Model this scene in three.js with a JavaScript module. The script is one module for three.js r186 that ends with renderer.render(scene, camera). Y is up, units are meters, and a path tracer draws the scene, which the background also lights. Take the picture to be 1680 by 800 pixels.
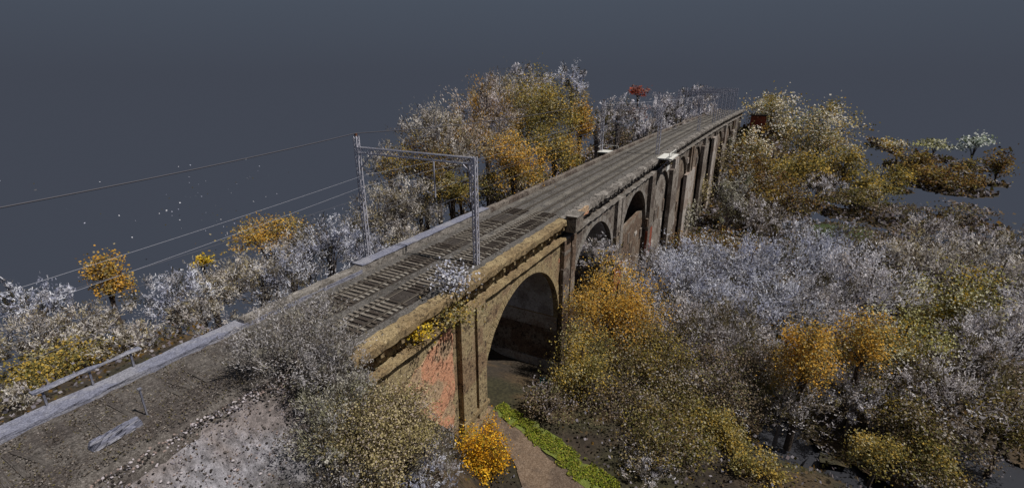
import * as THREE from 'three';
import { mergeGeometries } from 'three/addons/utils/BufferGeometryUtils.js';

// World axes: x runs along the railway (metres from the nearest portal), z across it (plus = the sunlit side), y = 0 at rail level.
const scene = new THREE.Scene();
const camera = new THREE.PerspectiveCamera(53.13, 1680 / 800, 0.5, 2000);
camera.position.set(-34.9, 15.5, 19.94);
{ const p = 19.42 * Math.PI / 180, a = 28.3 * Math.PI / 180;
  camera.lookAt(-34.9 + Math.cos(p) * Math.cos(a), 15.5 - Math.sin(p), 19.94 - Math.cos(p) * Math.sin(a)); }

// even slate sky
{ const lerp3 = (a, b, t) => a + (b - a) * t, w = 64, h = 256, d = new Float32Array(w * h * 4);
  for (let j = 0; j < h; j++) {
    const e = (j + 0.5) / h * 180 - 90, t = Math.min(1, Math.max(0, e / 11));
    const c = [lerp3(0.0540, 0.0720, t), lerp3(0.0620, 0.0900, t), lerp3(0.0835, 0.1210, t)];
    for (let i = 0; i < w; i++) d.set([...c, 1], (j * w + i) * 4);
  }
  const t = new THREE.DataTexture(d, w, h, THREE.RGBAFormat, THREE.FloatType);
  t.mapping = THREE.EquirectangularReflectionMapping; t.magFilter = THREE.LinearFilter; t.minFilter = THREE.LinearFilter; t.needsUpdate = true;
  scene.background = t; scene.environment = t; }

const sun = new THREE.DirectionalLight(new THREE.Color(1, 0.94, 0.85), 3.9);
sun.target.position.set(40, -8, 0);
sun.position.set(40 + 0.07 * 250, -8 + 0.848 * 250, 0.525 * 250);
sun.shadow.radius = 1.5; sun.castShadow = true;
Object.assign(sun.shadow.camera, { left: -190, right: 190, top: 150, bottom: -150, near: 10, far: 600 });
sun.shadow.mapSize.set(4096, 4096);
scene.add(sun, sun.target);

const renderer = new THREE.WebGLRenderer({ antialias: true });
renderer.toneMapping = THREE.LinearToneMapping;
renderer.toneMappingExposure = 1.0;
renderer.shadowMap.enabled = true;

// ---------- helpers ----------
let seed = 7;
const rnd = () => { seed = (seed + 0x6D2B79F5) | 0; let t = Math.imul(seed ^ (seed >>> 15), 1 | seed); t = (t + Math.imul(t ^ (t >>> 7), 61 | t)) ^ t; return ((t ^ (t >>> 14)) >>> 0) / 4294967296; };
const rr = (a, b) => a + (b - a) * rnd();
const gauss = () => { let u = 0; for (let i = 0; i < 4; i++) u += rnd(); return (u - 2) * 1.73; };
const hash = (x, y) => { let h = Math.imul(x | 0, 374761393) + Math.imul(y | 0, 668265263); h = Math.imul(h ^ (h >>> 13), 1274126177); return ((h ^ (h >>> 16)) >>> 0) / 4294967296; };
const noise = (x, y, wrap = 1 << 20) => {
  const i = Math.floor(x), j = Math.floor(y), u = x - i, v = y - j, s = u * u * (3 - 2 * u), t = v * v * (3 - 2 * v), m = (k) => ((k % wrap) + wrap) % wrap;
  const a = hash(m(i), m(j)), b = hash(m(i + 1), m(j)), c = hash(m(i), m(j + 1)), d = hash(m(i + 1), m(j + 1));
  return a + (b - a) * s + (c - a) * t + (a - b - c + d) * s * t;
};
const fbm = (x, y, o = 4, wrap = 1 << 20) => { let a = 0, k = 0.5, n = 0; for (let i = 0; i < o; i++) { a += k * noise(x, y, wrap); n += k; k *= 0.55; x *= 2; y *= 2; wrap *= 2; } return a / n; };
const smooth = (a, b, x) => { const t = Math.min(1, Math.max(0, (x - a) / (b - a))); return t * t * (3 - 2 * t); };
const lerp = (a, b, t) => a + (b - a) * t;
const col = (hex) => new THREE.Color(hex);

const taken = {};
const numbered = (n) => { const k = taken[n] = (taken[n] ?? -1) + 1; return k ? `${n}_${String(k).padStart(3, '0')}` : n; };
function tag(o, label, category, group, kind) {
  o.userData = {};
  if (label) o.userData.label = label;
  if (category) o.userData.category = category;
  if (group) o.userData.group = group;
  if (kind) o.userData.kind = kind;
  return o;
}
const shade = (m) => { m.castShadow = m.receiveShadow = true; return m; };
function thing(name, label, category, [x, y, z] = [0, 0, 0], turn = 0, group) {
  const o = new THREE.Group(); o.name = numbered(name); o.position.set(x, y, z); o.rotation.y = turn; scene.add(o);
  return tag(o, label, category, group);
}
function part(name, geo, mat, parent, kind) {
  const m = shade(new THREE.Mesh(geo, mat)); m.name = name; parent.add(m);
  if (kind) m.userData.kind = kind;
  return m;
}
function struct(name, geo, mat, kind = 'structure') {
  const m = shade(new THREE.Mesh(geo, mat)); m.name = numbered(name); m.userData.kind = kind; scene.add(m); return m;
}
// side drift of the line where it bends far out
const off = (s) => s > 55 ? 0.0002 * (s - 55) ** 2 : 0;
const flat = (g) => { if (g.index) g = g.toNonIndexed(); g.deleteAttribute('normal'); return g; };
// box in railway coordinates: s0..s1, y0..y1, l0..l1
function bx(s0, s1, y0, y1, l0, l1) {
  const g = new THREE.BoxGeometry(s1 - s0, y1 - y0, l1 - l0); g.translate((s0 + s1) / 2, (y0 + y1) / 2, (l0 + l1) / 2 + off((s0 + s1) / 2));
  const uv = g.attributes.uv, p = g.attributes.position, n = g.attributes.normal;
  for (let i = 0; i < uv.count; i++) { const X = p.getX(i), Y = p.getY(i), Z = p.getZ(i); Math.abs(n.getX(i)) > 0.5 ? uv.setXY(i, Z, Y) : Math.abs(n.getY(i)) > 0.5 ? uv.setXY(i, X, Z) : uv.setXY(i, X, Y); }
  return flat(g);
}
// sweep a closed profile [[l, y], ...] along the line; jit = raggedness in metres
function sweep(profile, s0, s1, step = 1, jit = 0) {
  const N = Math.max(1, Math.round((s1 - s0) / step)), M = profile.length, pos = [], uv = [];
  const at = (i, k) => { const s = s0 + (s1 - s0) * i / N, [l, y] = profile[k % M], q = k % M, j = jit ? [(hash(i * 7 + q, q * 13 + i) - 0.5) * jit, (hash(i * 11 + q, q * 5 + i * 3) - 0.5) * jit] : [0, 0]; return [s, y + j[0], l + off(s) + j[1]]; };
  let v = 0; const vs = [0]; for (let k = 0; k < M; k++) { const a = profile[k], b = profile[(k + 1) % M]; v += Math.hypot(a[0] - b[0], a[1] - b[1]); vs.push(v); }
  for (let i = 0; i < N; i++) for (let k = 0; k < M; k++) {
    const a = at(i, k), b = at(i + 1, k), c = at(i + 1, k + 1), d = at(i, k + 1);
    pos.push(...a, ...b, ...c, ...a, ...c, ...d);
    uv.push(a[0], vs[k], b[0], vs[k], c[0], vs[k + 1], a[0], vs[k], c[0], vs[k + 1], d[0], vs[k + 1]);
  }
  for (const i of [0, N]) for (let k = 1; k < M - 1; k++) { const a = at(i, 0), b = at(i, k), c = at(i, k + 1); for (const q of i ? [a, c, b] : [a, b, c]) { pos.push(...q); uv.push(q[2], q[1]); } }
  const g = new THREE.BufferGeometry();
  g.setAttribute('position', new THREE.Float32BufferAttribute(pos, 3)); g.setAttribute('uv', new THREE.Float32BufferAttribute(uv, 2));
  return g;
}
function bar(a, b, w, d = w) {
  const A = new THREE.Vector3(...a), B = new THREE.Vector3(...b), g = new THREE.BoxGeometry(w, A.distanceTo(B), d);
  g.applyQuaternion(new THREE.Quaternion().setFromUnitVectors(new THREE.Vector3(0, 1, 0), B.clone().sub(A).normalize()));
  g.translate((A.x + B.x) / 2, (A.y + B.y) / 2, (A.z + B.z) / 2); return flat(g);
}
function limb(pts, r0, r1, sides = 6) {
  const c = new THREE.CatmullRomCurve3(pts.map((p) => new THREE.Vector3(...p))), n = pts.length * 3, g = new THREE.TubeGeometry(c, n, 1, sides), p = g.attributes.position;
  for (let i = 0; i <= n; i++) { const o = c.getPointAt(i / n), r = lerp(r0, r1, i / n); for (let k = 0; k <= sides; k++) { const q = i * (sides + 1) + k; p.setXYZ(q, o.x + (p.getX(q) - o.x) * r, o.y + (p.getY(q) - o.y) * r, o.z + (p.getZ(q) - o.z) * r); } }
  return g;
}

// ---------- materials ----------
function tex(size, fn, metres, srgb = true) {
  const d = new Uint8Array(size * size * 4);
  for (let j = 0; j < size; j++) for (let i = 0; i < size; i++) { const c = fn(i / size, j / size); d.set([c[0], c[1], c[2], 255].map((v) => Math.max(0, Math.min(255, v))), (j * size + i) * 4); }
  const t = new THREE.DataTexture(d, size, size); t.wrapS = t.wrapT = THREE.RepeatWrapping; t.magFilter = THREE.LinearFilter; t.minFilter = THREE.LinearMipmapLinearFilter; t.generateMipmaps = true;
  if (srgb) t.colorSpace = THREE.SRGBColorSpace; t.repeat.set(1 / metres, 1 / metres); t.needsUpdate = true; return t;
}
// mottled stone: base colour, second colour in patches, dark pits, pale flecks
function mottled(a, b, pit, { metres = 9, size = 512, pits = 0.2, grain = 34, speck = 0.06, bump = 0.06, rough = 0.95 } = {}) {
  const A = col(a), B = col(b), Q = col(pit), S = (c) => { const k = c.clone().convertLinearToSRGB(); return [k.r * 255, k.g * 255, k.b * 255]; }, [ca, cb, cq] = [S(A), S(B), S(Q)];
  const hgt = [];
  const map = tex(size, (u, v) => {
    const patch = smooth(0.38, 0.62, fbm(u * 6, v * 6, 4, 6)), fine = fbm(u * 96, v * 96, 2, 96), streak = fbm(u * 40 + 9, v * 12 + 3, 3, 1 << 20);
    const wx = fbm(u * 90 + 31, v * 90, 2, 1 << 20) * 2.4, wy = fbm(u * 90, v * 90 + 57, 2, 1 << 20) * 2.4, h = smooth(0.62, 0.76, fbm(u * 58 + 5 + wx, v * 50 + wy, 4, 1 << 20) + 0.10 * pits), g = (hash(Math.floor(u * size), Math.floor(v * size)) - 0.5) * grain + (fine - 0.5) * 50;
    const dark = hash(Math.floor(u * size / 2) + 77, Math.floor(v * size / 2)) < pits * 0.22 ? 0.75 : h * pits * 2.2;
    const pale = hash(Math.floor(u * size / 2) + 311, Math.floor(v * size / 2) + 5) < speck ? 26 : 0;
    return [0, 1, 2].map((k) => lerp(lerp(ca[k], cb[k], patch) + g + pale, cq[k], Math.min(0.92, dark)));
  }, metres);
  const bm = tex(256, (u, v) => { const h = 90 + 150 * (fbm(u * 48, v * 48, 3, 48) - 0.3); return [h, h, h]; }, metres, false);
  return new THREE.MeshStandardMaterial({ map, bumpMap: bm, bumpScale: bump, roughness: rough, side: THREE.DoubleSide });
}
const plain = (c, rough = 0.8, metal = 0) => new THREE.MeshStandardMaterial({ color: c, roughness: rough, metalness: metal, side: THREE.DoubleSide });
const M = {
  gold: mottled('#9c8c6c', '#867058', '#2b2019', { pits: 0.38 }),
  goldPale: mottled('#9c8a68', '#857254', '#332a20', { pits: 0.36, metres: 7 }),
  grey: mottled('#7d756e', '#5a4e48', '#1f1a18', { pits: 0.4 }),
  pierGrey: mottled('#b0aaa6', '#988a82', '#4a3e38', { pits: 0.25 }),
  cribShade: mottled('#3a3431', '#2c2724', '#171413', { pits: 0.2, metres: 5 }),  // dark tone painted for the shade between sleepers
  greyPale: mottled('#8f8a86', '#6f6a66', '#242120', { pits: 0.3, metres: 7 }),
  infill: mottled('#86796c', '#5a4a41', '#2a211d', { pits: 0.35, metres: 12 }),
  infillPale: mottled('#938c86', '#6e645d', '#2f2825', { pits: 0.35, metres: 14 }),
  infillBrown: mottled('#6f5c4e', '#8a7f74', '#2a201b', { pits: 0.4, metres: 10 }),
  brick: mottled('#cc9678', '#b39a7e', '#2c1a15', { pits: 0.3, metres: 8 }),
  redBrick: mottled('#8c4531', '#73382c', '#2c1814', { pits: 0.15, metres: 6 }),
  earth: mottled('#5b5653', '#4a4442', '#2a2624', { pits: 0.2, metres: 9, grain: 50, bump: 0.12 }),
  paleBallast: mottled('#74706b', '#66625d', '#45413d', { pits: 0.1, metres: 7, grain: 44, bump: 0.06 }),
  ballast: mottled('#5e5b59', '#504d4b', '#302d2b', { pits: 0.1, metres: 11, grain: 44, bump: 0.08 }),
  soil: mottled('#705f50', '#5f5146', '#382d25', { pits: 0.16, metres: 8 }),
  concrete: mottled('#8b8c98', '#7a7d90', '#3d3c45', { pits: 0.16, metres: 6 }),
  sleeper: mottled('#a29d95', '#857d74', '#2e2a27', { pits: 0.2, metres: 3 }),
  sleeperDark: mottled('#5c534b', '#463d37', '#1d1917', { pits: 0.2, metres: 3 }),
  rail: plain('#5c5650', 0.6, 0.3),
  steel: mottled('#d0d0dc', '#b4b4c4', '#4c4c58', { pits: 0.25, metres: 2, grain: 50, bump: 0.004, rough: 0.6 }),
  wire: plain('#a9abb8', 0.6), thinWire: plain('#5c5e6a', 0.6), darkWire: plain('#4a4a54', 0.6), porcelain: plain('#6a4a3a', 0.3),
  white: plain('#d5d5d2', 0.8), brightVault: mottled('#b9bbc2', '#9a979a', '#4f4846', { pits: 0.25, metres: 8 }), water: new THREE.MeshPhysicalMaterial({ color: new THREE.Color(0.036, 0.038, 0.047), roughness: 0.3 }), teal: plain('#3f7d78', 0.6), bark: plain('#4b4039', 0.95), barkPale: plain('#7a716f', 0.95),  // pale vault lining tone stands in for light under the arches
  leaf: new THREE.MeshPhysicalMaterial({ vertexColors: true, roughness: 1, specularIntensity: 0.2, transmission: 0.35, thickness: 0, side: THREE.DoubleSide }),
  stone: new THREE.MeshStandardMaterial({ vertexColors: true, roughness: 1 }),
};
{ const t = tex(512, (u, v) => { const h = 205 + 150 * (fbm(u * 60, v * 60, 3, 60) - 0.5) + (hash(Math.floor(u * 512), Math.floor(v * 512)) - 0.5) * 80; return [h, h * 0.99, h * 0.98]; }, 12);
  M.terrain = new THREE.MeshStandardMaterial({ map: t, vertexColors: true, roughness: 1, side: THREE.DoubleSide }); }

// ---------- vegetation table: [along, across, height of crown centre, crown half width, crown half height, foliage, label] ----------
const plants = [
  [11.1, 7.6, -8.0, 5.5, 4.5, 'gold', 'large golden tree in front of the second pier'],
  [3.6, 6.8, -11.0, 3.8, 3.8, 'olivegold', 'olive and gold tree at the right foot of the big arch'],
  [8.1, 12.0, -12.0, 5.1, 4.5, 'olive', 'olive tree below the large golden tree by the second pier'],
  [23.0, 1.9, -7.0, 3.8, 2.4, 'lav', 'small bare pale tree against the second arch'],
  [24.9, 12.6, -10.0, 6.5, 4.6, 'lavblue', 'bare lavender tree just right of the large golden tree'],
  [36.9, 19.3, -11.0, 7.3, 4.7, 'lavblue', 'bare blue-grey tree below the red brick pier foot'],
  [45.5, 27.8, -11.0, 8.1, 5.2, 'lavblue', 'bare blue-grey tree below the dark green field'],
  [33.7, 32.6, -10.0, 6.3, 5.2, 'lav', 'broad bare lavender tree behind the pair of golden trees'],
  [17.2, 18.8, -11.0, 5.3, 3.9, 'lavbrown', 'brownish bare tree left of the taller golden tree on the right'],
  [11.2, 25.4, -9.0, 3.0, 4.1, 'gold', 'tall narrow golden tree in the right-hand wood'],
  [16.9, 30.3, -9.0, 2.9, 2.9, 'gold', 'smaller golden tree right of the tall narrow golden one'],
  [9.9, 17.8, -13.0, 5.4, 3.3, 'dark', 'dark brown tree in the shade below the brownish bare tree'],
  [11.2, 24.3, -14.0, 4.3, 2.6, 'lavbrown', 'low bare bush under the tall narrow golden tree'],
  [16.7, 30.6, -14.0, 4.5, 2.4, 'lav', 'bare whitish bush right of the tall golden tree foot'],
  [3.5, 15.4, -14.0, 4.6, 2.7, 'olive', 'olive bush right of the sunlit grass verge'],
  [2.5, 10.0, -13.0, 3.9, 2.5, 'dark', 'dark shaded bush between the arch and the grass verge'],
  [3.2, 19.8, -14.5, 2.3, 2.1, 'olivegold', 'yellow-green bush left of the lower right pond'],
  [-0.8, 15.6, -14.5, 3.8, 2.3, 'olive', 'dark olive bush at the bottom edge right of the grass'],
  [-0.0, 22.7, -14.0, 2.3, 1.3, 'olivegold', 'yellow-olive bush at the bottom edge below the lower right pond'],
  [7.4, 31.2, -14.0, 2.2, 2.2, 'olivegold', 'yellow-olive bush standing right of the lower right pond'],
  [13.5, 33.9, -14.0, 4.1, 3.0, 'olive', 'dark olive tree left of the brown bare tree at the right'],
  [17.3, 37.5, -12.0, 5.0, 3.6, 'lavbrown', 'brown bare tree in the lower right wood'],
  [28.4, 43.6, -11.0, 4.8, 5.1, 'lav', 'bare pale tree at the right edge of the wood'],
  [33.2, 40.4, -10.0, 5.2, 5.2, 'olivepale', 'olive tree with pale green tips in the right-hand wood'],
  [53.1, 42.1, -11.0, 5.9, 4.1, 'lavpale', 'pale grey tree behind the olive tree at the right'],
  [50.7, 49.6, -11.0, 5.0, 4.6, 'lavpale', 'pale grey tree at the right edge above the bare pale one'],
  [72.1, 53.4, -13.0, 7.8, 3.1, 'lavbrown', 'low bare tree at the far edge of the wood on the right'],
  [65.1, 38.4, -13.0, 7.9, 3.7, 'dark', 'dark brown tree between the field and the pale grey trees'],
  [16.1, 41.4, -13.0, 3.2, 3.2, 'olive', 'olive bush at the lower right corner above the pond'],
  [13.8, 37.9, -15.0, 3.5, 1.6, 'dark', 'dark low bush below the brown bare tree'],
  [57.2, 14.4, -14.0, 6.7, 2.2, 'rust', 'rusty and green bush beside the red brick pier foot'],
  [73.2, 18.3, -12.0, 5.6, 4.4, 'lavbrown', 'bare twiggy tree against the end of the viaduct'],
  [94.2, 51.0, -15.0, 7.1, 2.3, 'lavbrown', 'low bare bush on the dark ridge far right'],
  [-4.2, 14.7, -14.5, 2.1, 0.9, 'lav', 'small whitish bush at the bottom edge beside the grass tip'],
  [200.9, 15.9, -3.0, 10.8, 10.8, 'palegold', 'pale gold tree next to the brick hut at the far end'],
  [159.1, 32.0, -5.0, 12.2, 10.7, 'palegold', 'broad pale and olive tree right of the brick hut tree'],
  [123.8, 25.5, -10.0, 9.5, 5.2, 'olivegold', 'olive-gold tree below the broad pale tree'],
  [115.3, 16.1, -12.0, 7.6, 7.6, 'rust', 'dark rust-coloured tree at the far viaduct end'],
  [131.5, 43.5, -14.0, 5.6, 4.7, 'olivegold', 'small green-gold tree right of the broad pale tree'],
  [208.9, 58.4, -12.0, 7.3, 3.4, 'palegold', 'thin pale bush on the far skyline'],
  [180.9, 62.0, -14.0, 8.5, 5.9, 'rust', 'rusty gold tree left of centre in the far right patches'],
  [163.0, 69.4, -16.0, 9.5, 4.3, 'rust', 'low rust-brown bush in the far right patches'],
  [213.2, 86.3, -10.0, 5.8, 3.9, 'palewhite', 'round white-green tree at the far right'],
  [184.7, 86.3, -14.0, 4.1, 5.6, 'rust', 'rust-brown bush below the round white-green tree'],
  [120.9, 32.0, -14.0, 6.7, 3.3, 'lav', 'small white-tipped tree below the broad pale tree'],
  [108.6, 22.7, -15.0, 8.8, 4.8, 'rust', 'rust-brown undergrowth tree behind the bare twiggy one'],
  [236.5, 79.6, -14.0, 7.8, 2.1, 'pale', 'sparse thin bush at the far right skyline'],
  [116.1, 39.4, -15.0, 7.9, 2.9, 'olive', 'olive bush above the dark green field'],
  [-16.4, -32.0, -2.0, 1.9, 2.6, 'gold', 'lone golden tree standing at the left'],
  [-21.0, -35.2, -4.0, 3.2, 2.1, 'lavblue', 'bare blue-grey bush at the left edge'],
  [-23.3, -27.7, -4.0, 3.5, 1.9, 'lavpale', 'pale bare bush in front of the left edge bushes'],
  [-20.2, -26.9, -4.0, 3.2, 2.0, 'lavpale', 'pale bare bush below the lone golden tree'],
  [-25.9, -19.3, -2.5, 2.1, 1.1, 'olivegold', 'golden-brown bush beside the left railing'],
  [-15.5, -23.3, -3.0, 3.1, 2.3, 'lavblue', 'bare blue-grey bush right of the lone golden tree'],
  [-3.9, -26.2, -1.0, 4.2, 1.8, 'gold', 'golden tree with dark base behind the embankment bushes'],
  [-9.9, -28.0, -2.0, 1.0, 0.7, 'yellow', 'tiny bright yellow bush left of the golden embankment tree'],
  [-8.2, -22.3, -3.0, 4.7, 2.4, 'lavpale', 'pale bare bush below the golden embankment tree'],
  [-1.3, -20.2, -2.0, 3.6, 3.2, 'lavblue', 'bare blue tree left of the nearest portal mast'],
  [11.4, -25.3, -3.0, 4.5, 3.6, 'lavpale', 'pale bare tree at the foot of the left portal mast'],
  [17.7, -23.1, -3.0, 4.8, 3.5, 'lavpale', 'pale bare tree under the nearest portal beam'],
  [20.3, -24.2, 3.0, 5.7, 3.5, 'rust', 'rust and gold tree seen through the nearest portal'],
  [26.3, -26.2, 7.0, 6.0, 3.5, 'lavpale', 'pale bare tree at the left of the tall wood'],
  [43.1, -27.1, 8.0, 7.7, 6.1, 'lavgold', 'tall bare tree with scattered gold leaves'],
  [28.8, -13.8, 3.0, 5.4, 4.1, 'gold', 'bright golden tree near the left parapet'],
  [54.2, -21.3, 8.0, 8.3, 7.7, 'olivegold', 'tallest olive-gold tree in the wood left of the line'],
  [63.5, -18.9, 13.5, 3.5, 3.7, 'lavblue', 'blue-grey bare treetop at the peak of the tall wood'],
  [66.8, -18.1, 6.0, 3.6, 5.6, 'gold', 'golden tree at the right end of the tall wood'],
  [65.2, -29.8, 13.5, 5.3, 3.3, 'lav', 'bare grey treetop left of the peak of the tall wood'],
  [48.8, -16.2, 2.0, 5.1, 3.9, 'olivegold', 'dark olive tree right of the bright golden one'],
  [23.9, -20.5, -2.0, 2.7, 2.0, 'rust', 'small rust-coloured bush beside the nearest right mast'],
  [90.1, -16.7, 5.0, 6.2, 4.6, 'lav', 'bare grey tree left of the red tree'],
  [131.0, -22.5, 9.7, 3.4, 2.0, 'red', 'small red-crowned tree on the far skyline'],
  [145.1, -26.2, 1.7, 4.8, 2.4, 'rustred', 'reddish brown bush below the red-crowned tree'],
  [132.9, -13.1, 3.0, 7.9, 5.4, 'lav', 'bare grey tree right of the red tree'],
  [192.8, -12.8, 4.0, 9.1, 5.2, 'lav', 'far bare grey tree under the distant portal beams'],
  [99.2, -19.8, -1.0, 5.0, 3.4, 'dark', 'dark green bush by the white mast platform'],
  [-19.8, -2.0, 1.2, 3.2, 2.5, 'twig', 'big pale bush overhanging the tracks'],
  [-20.7, 1.5, -1.9, 2.6, 2.4, 'lavgreen', 'large bush on the slope below the tracks'],
  [-19.4, 3.5, -3.1, 3.0, 2.5, 'tan', 'tan-green bush at the foot of the abutment'],
  [-21.5, 2.8, -4.3, 2.2, 1.4, 'twig', 'grey twiggy bush at the bottom edge nearest the pale slope'],
  [-10.2, 4.1, -11.6, 2.2, 3.1, 'orange', 'bright orange-yellow bush beside the path'],
  [-18.6, 5.4, -5.8, 2.0, 1.0, 'lavblue', 'blue-grey bush left of the bright orange bush'],
  [-21.7, 2.6, -4.6, 1.9, 1.0, 'twig', 'grey twiggy bush at the bottom edge below the tan bushes'],
  [-19.4, 0.3, -0.1, 1.8, 1.8, 'twig', 'pale bush against the near end of the golden parapet'],
  [-19.9, 2.5, -2.5, 2.5, 2.1, 'tan', 'tan bush in the middle of the slope below the parapet end'],
  [-17.9, 3.8, -3.0, 2.1, 2.1, 'tan', 'small tan bush against the brick panel'],
  [-17.4, 4.9, -5.1, 1.9, 1.6, 'lavdark', 'dark grey bush between the tan bushes and the bright orange bush'],
  [-20.3, 3.9, -5.3, 2.0, 1.0, 'tan', 'tan bush at the bottom edge left of the blue-grey bush'],
  [-28.2, -15.3, -2.0, 1.5, 1.0, 'lavpale', 'pale bush below the railing at the left edge'],
  [-23.7, -20.5, -3.2, 2.5, 1.3, 'olivegold', 'brownish bush behind the railing at the left'],
  [-20.6, -19.0, -3.0, 2.7, 1.3, 'lavpale', 'pale bush behind the right end of the railing'],
  [-15.7, -19.0, -3.0, 3.0, 1.7, 'lavpale', 'pale bush behind the trough right of the blue-grey bush'],
  [-11.2, -25.1, -4.0, 2.9, 2.0, 'lavpale', 'thin pale bush under the tiny yellow bush'],
  [-6.6, -19.5, -3.0, 3.5, 2.7, 'lavblue', 'blue-grey bush between the golden embankment tree and the trough'],
  [-3.1, -21.7, -2.0, 2.9, 2.2, 'lavpale', 'pale bush beside the golden embankment tree'],
  [1.5, -18.8, -3.0, 3.0, 2.0, 'lavblue', 'blue-grey bush at the trough near the left portal mast'],
  [8.4, -18.6, -4.0, 3.4, 1.9, 'lavpale', 'low pale bush behind the trough under the portal'],
  [14.1, -23.1, 0.0, 4.5, 2.4, 'lavpale', 'pale bare tree just right of the left portal mast'],
  [22.3, -32.3, 2.0, 4.2, 2.8, 'lavpale', 'pale bare treetop touching the left portal mast'],
  [20.1, -19.4, 0.0, 3.9, 2.6, 'olivegold', 'olive-gold bush left of the nearest right mast'],
  [26.3, -17.2, -1.0, 3.6, 2.7, 'olive', 'olive bush beside the left parapet'],
  [36.9, -16.4, -1.0, 4.6, 2.5, 'olive', 'low dark olive bush below the bright golden tree'],
  [23.8, -21.8, 4.0, 4.0, 3.6, 'lavpale', 'pale bare tree behind the nearest right mast'],
  [29.7, -22.4, 5.0, 5.2, 4.3, 'lavgold', 'bare tree with gold leaves left of the bright golden one'],
  [62.7, -31.1, 9.0, 7.3, 6.6, 'lavpale', 'pale bare tree left of the tallest olive-gold tree'],
  [52.5, -15.2, 1.0, 4.1, 3.5, 'gold', 'low golden tree by the white platform'],
  [78.4, -18.1, 3.0, 4.3, 4.3, 'lavbrown', 'brown bare tree at the mast of the second portal'],
  [113.5, -14.9, -1.0, 8.1, 4.5, 'lav', 'low bare bush behind the far left parapet'],
  [174.8, -13.0, -1.0, 10.9, 4.9, 'lav', 'low bare bush near the far left parapet end'],
  [15.1, 13.4, -11.0, 5.0, 3.7, 'lavbrown', 'brownish bare tree right of the olive tree by the second pier'],
  [23.4, 22.2, -10.0, 5.2, 3.5, 'lavblue', 'bare blue-grey tree in the middle of the right-hand wood'],
  [22.1, 34.4, -11.0, 4.4, 4.0, 'olivepale', 'olive tree with pale tips right of the smaller golden tree'],
  [14.3, 21.6, -13.0, 4.7, 3.1, 'dark', 'dark brown tree left of the tall narrow golden tree'],
  [10.4, 35.5, -15.0, 2.3, 1.5, 'olivegold', 'yellow-olive bush at the bottom right between the ponds'],
  [41.9, 13.1, -12.0, 5.7, 2.8, 'lavblue', 'bare blue-grey tree behind the large golden tree'],
  [29.2, 7.8, -10.0, 4.2, 2.5, 'lav', 'bare grey tree between the large golden tree and the pier'],
  [27.0, 26.5, -11.0, 5.4, 3.9, 'lav', 'bare grey tree behind the tall narrow golden tree'],
  [20.9, 42.2, -12.0, 3.4, 2.6, 'dark', 'brown tree at the right edge below the bare pale one'],
  [18.3, 33.5, -14.0, 3.9, 2.7, 'dark', 'dark brown bush right of the bare whitish bush'],
  [-1.4, 5.6, -12.0, 2.4, 1.6, 'dark', 'dark bush under the right side of the big arch'],
  [4.4, 18.0, -15.0, 3.3, 2.2, 'olivegold', 'yellow-green bush right of the two olive bushes'],
  [8.3, 35.5, -15.0, 2.9, 1.2, 'olive', 'olive bush at the bottom right edge'],
  [23.6, 39.5, -11.0, 4.0, 3.3, 'lavbrown', 'bare brown tree left of the bare pale tree at the right edge'],
  [37.2, 48.6, -11.0, 3.8, 4.5, 'lav', 'bare pale tree cut by the right edge of the view'],
  [75.2, 60.5, -13.0, 4.7, 3.6, 'lavpale', 'pale tree cut by the right edge at the top of the wood'],
  [49.4, 44.7, -11.0, 5.1, 3.8, 'lavpale', 'pale grey tree just behind the olive tree with pale green tips'],
  [74.2, 22.5, -14.0, 6.2, 3.1, 'lavbrown', 'bare brown bush left of the dark green field'],
  [74.2, 13.3, -10.0, 3.8, 7.0, 'lavgreen', 'grey-green tall tree against the far viaduct wall'],
  [148.6, 12.8, -8.0, 6.1, 7.1, 'palegold', 'pale gold bush below the brick hut'],
  [135.5, 38.5, -9.0, 6.2, 5.3, 'olivegold', 'olive-gold tree right below the broad pale tree'],
  [152.2, 53.7, -15.0, 5.6, 3.8, 'olivegold', 'green-gold bush left of the rusty gold tree'],
  [163.9, 65.1, -16.0, 7.8, 3.9, 'rust', 'rust-brown bush right of the rusty gold tree'],
  [164.6, 75.9, -17.0, 6.6, 2.4, 'rust', 'thin rust-brown bush at the outer far right'],
  [124.9, 45.7, -15.0, 5.7, 2.9, 'olivegold', 'low green-gold bush in the far gap'],
  [182.8, 78.0, -14.0, 5.1, 2.6, 'olive', 'thin olive bush under the round white-green tree'],
  [119.9, 63.9, -16.5, 9.0, 1.0, 'dark', 'narrow dark hedge on the far right'],
  [112.1, 49.4, -16.5, 8.2, 1.2, 'dark', 'narrow dark hedge next to the dark green field'],
];
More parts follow.
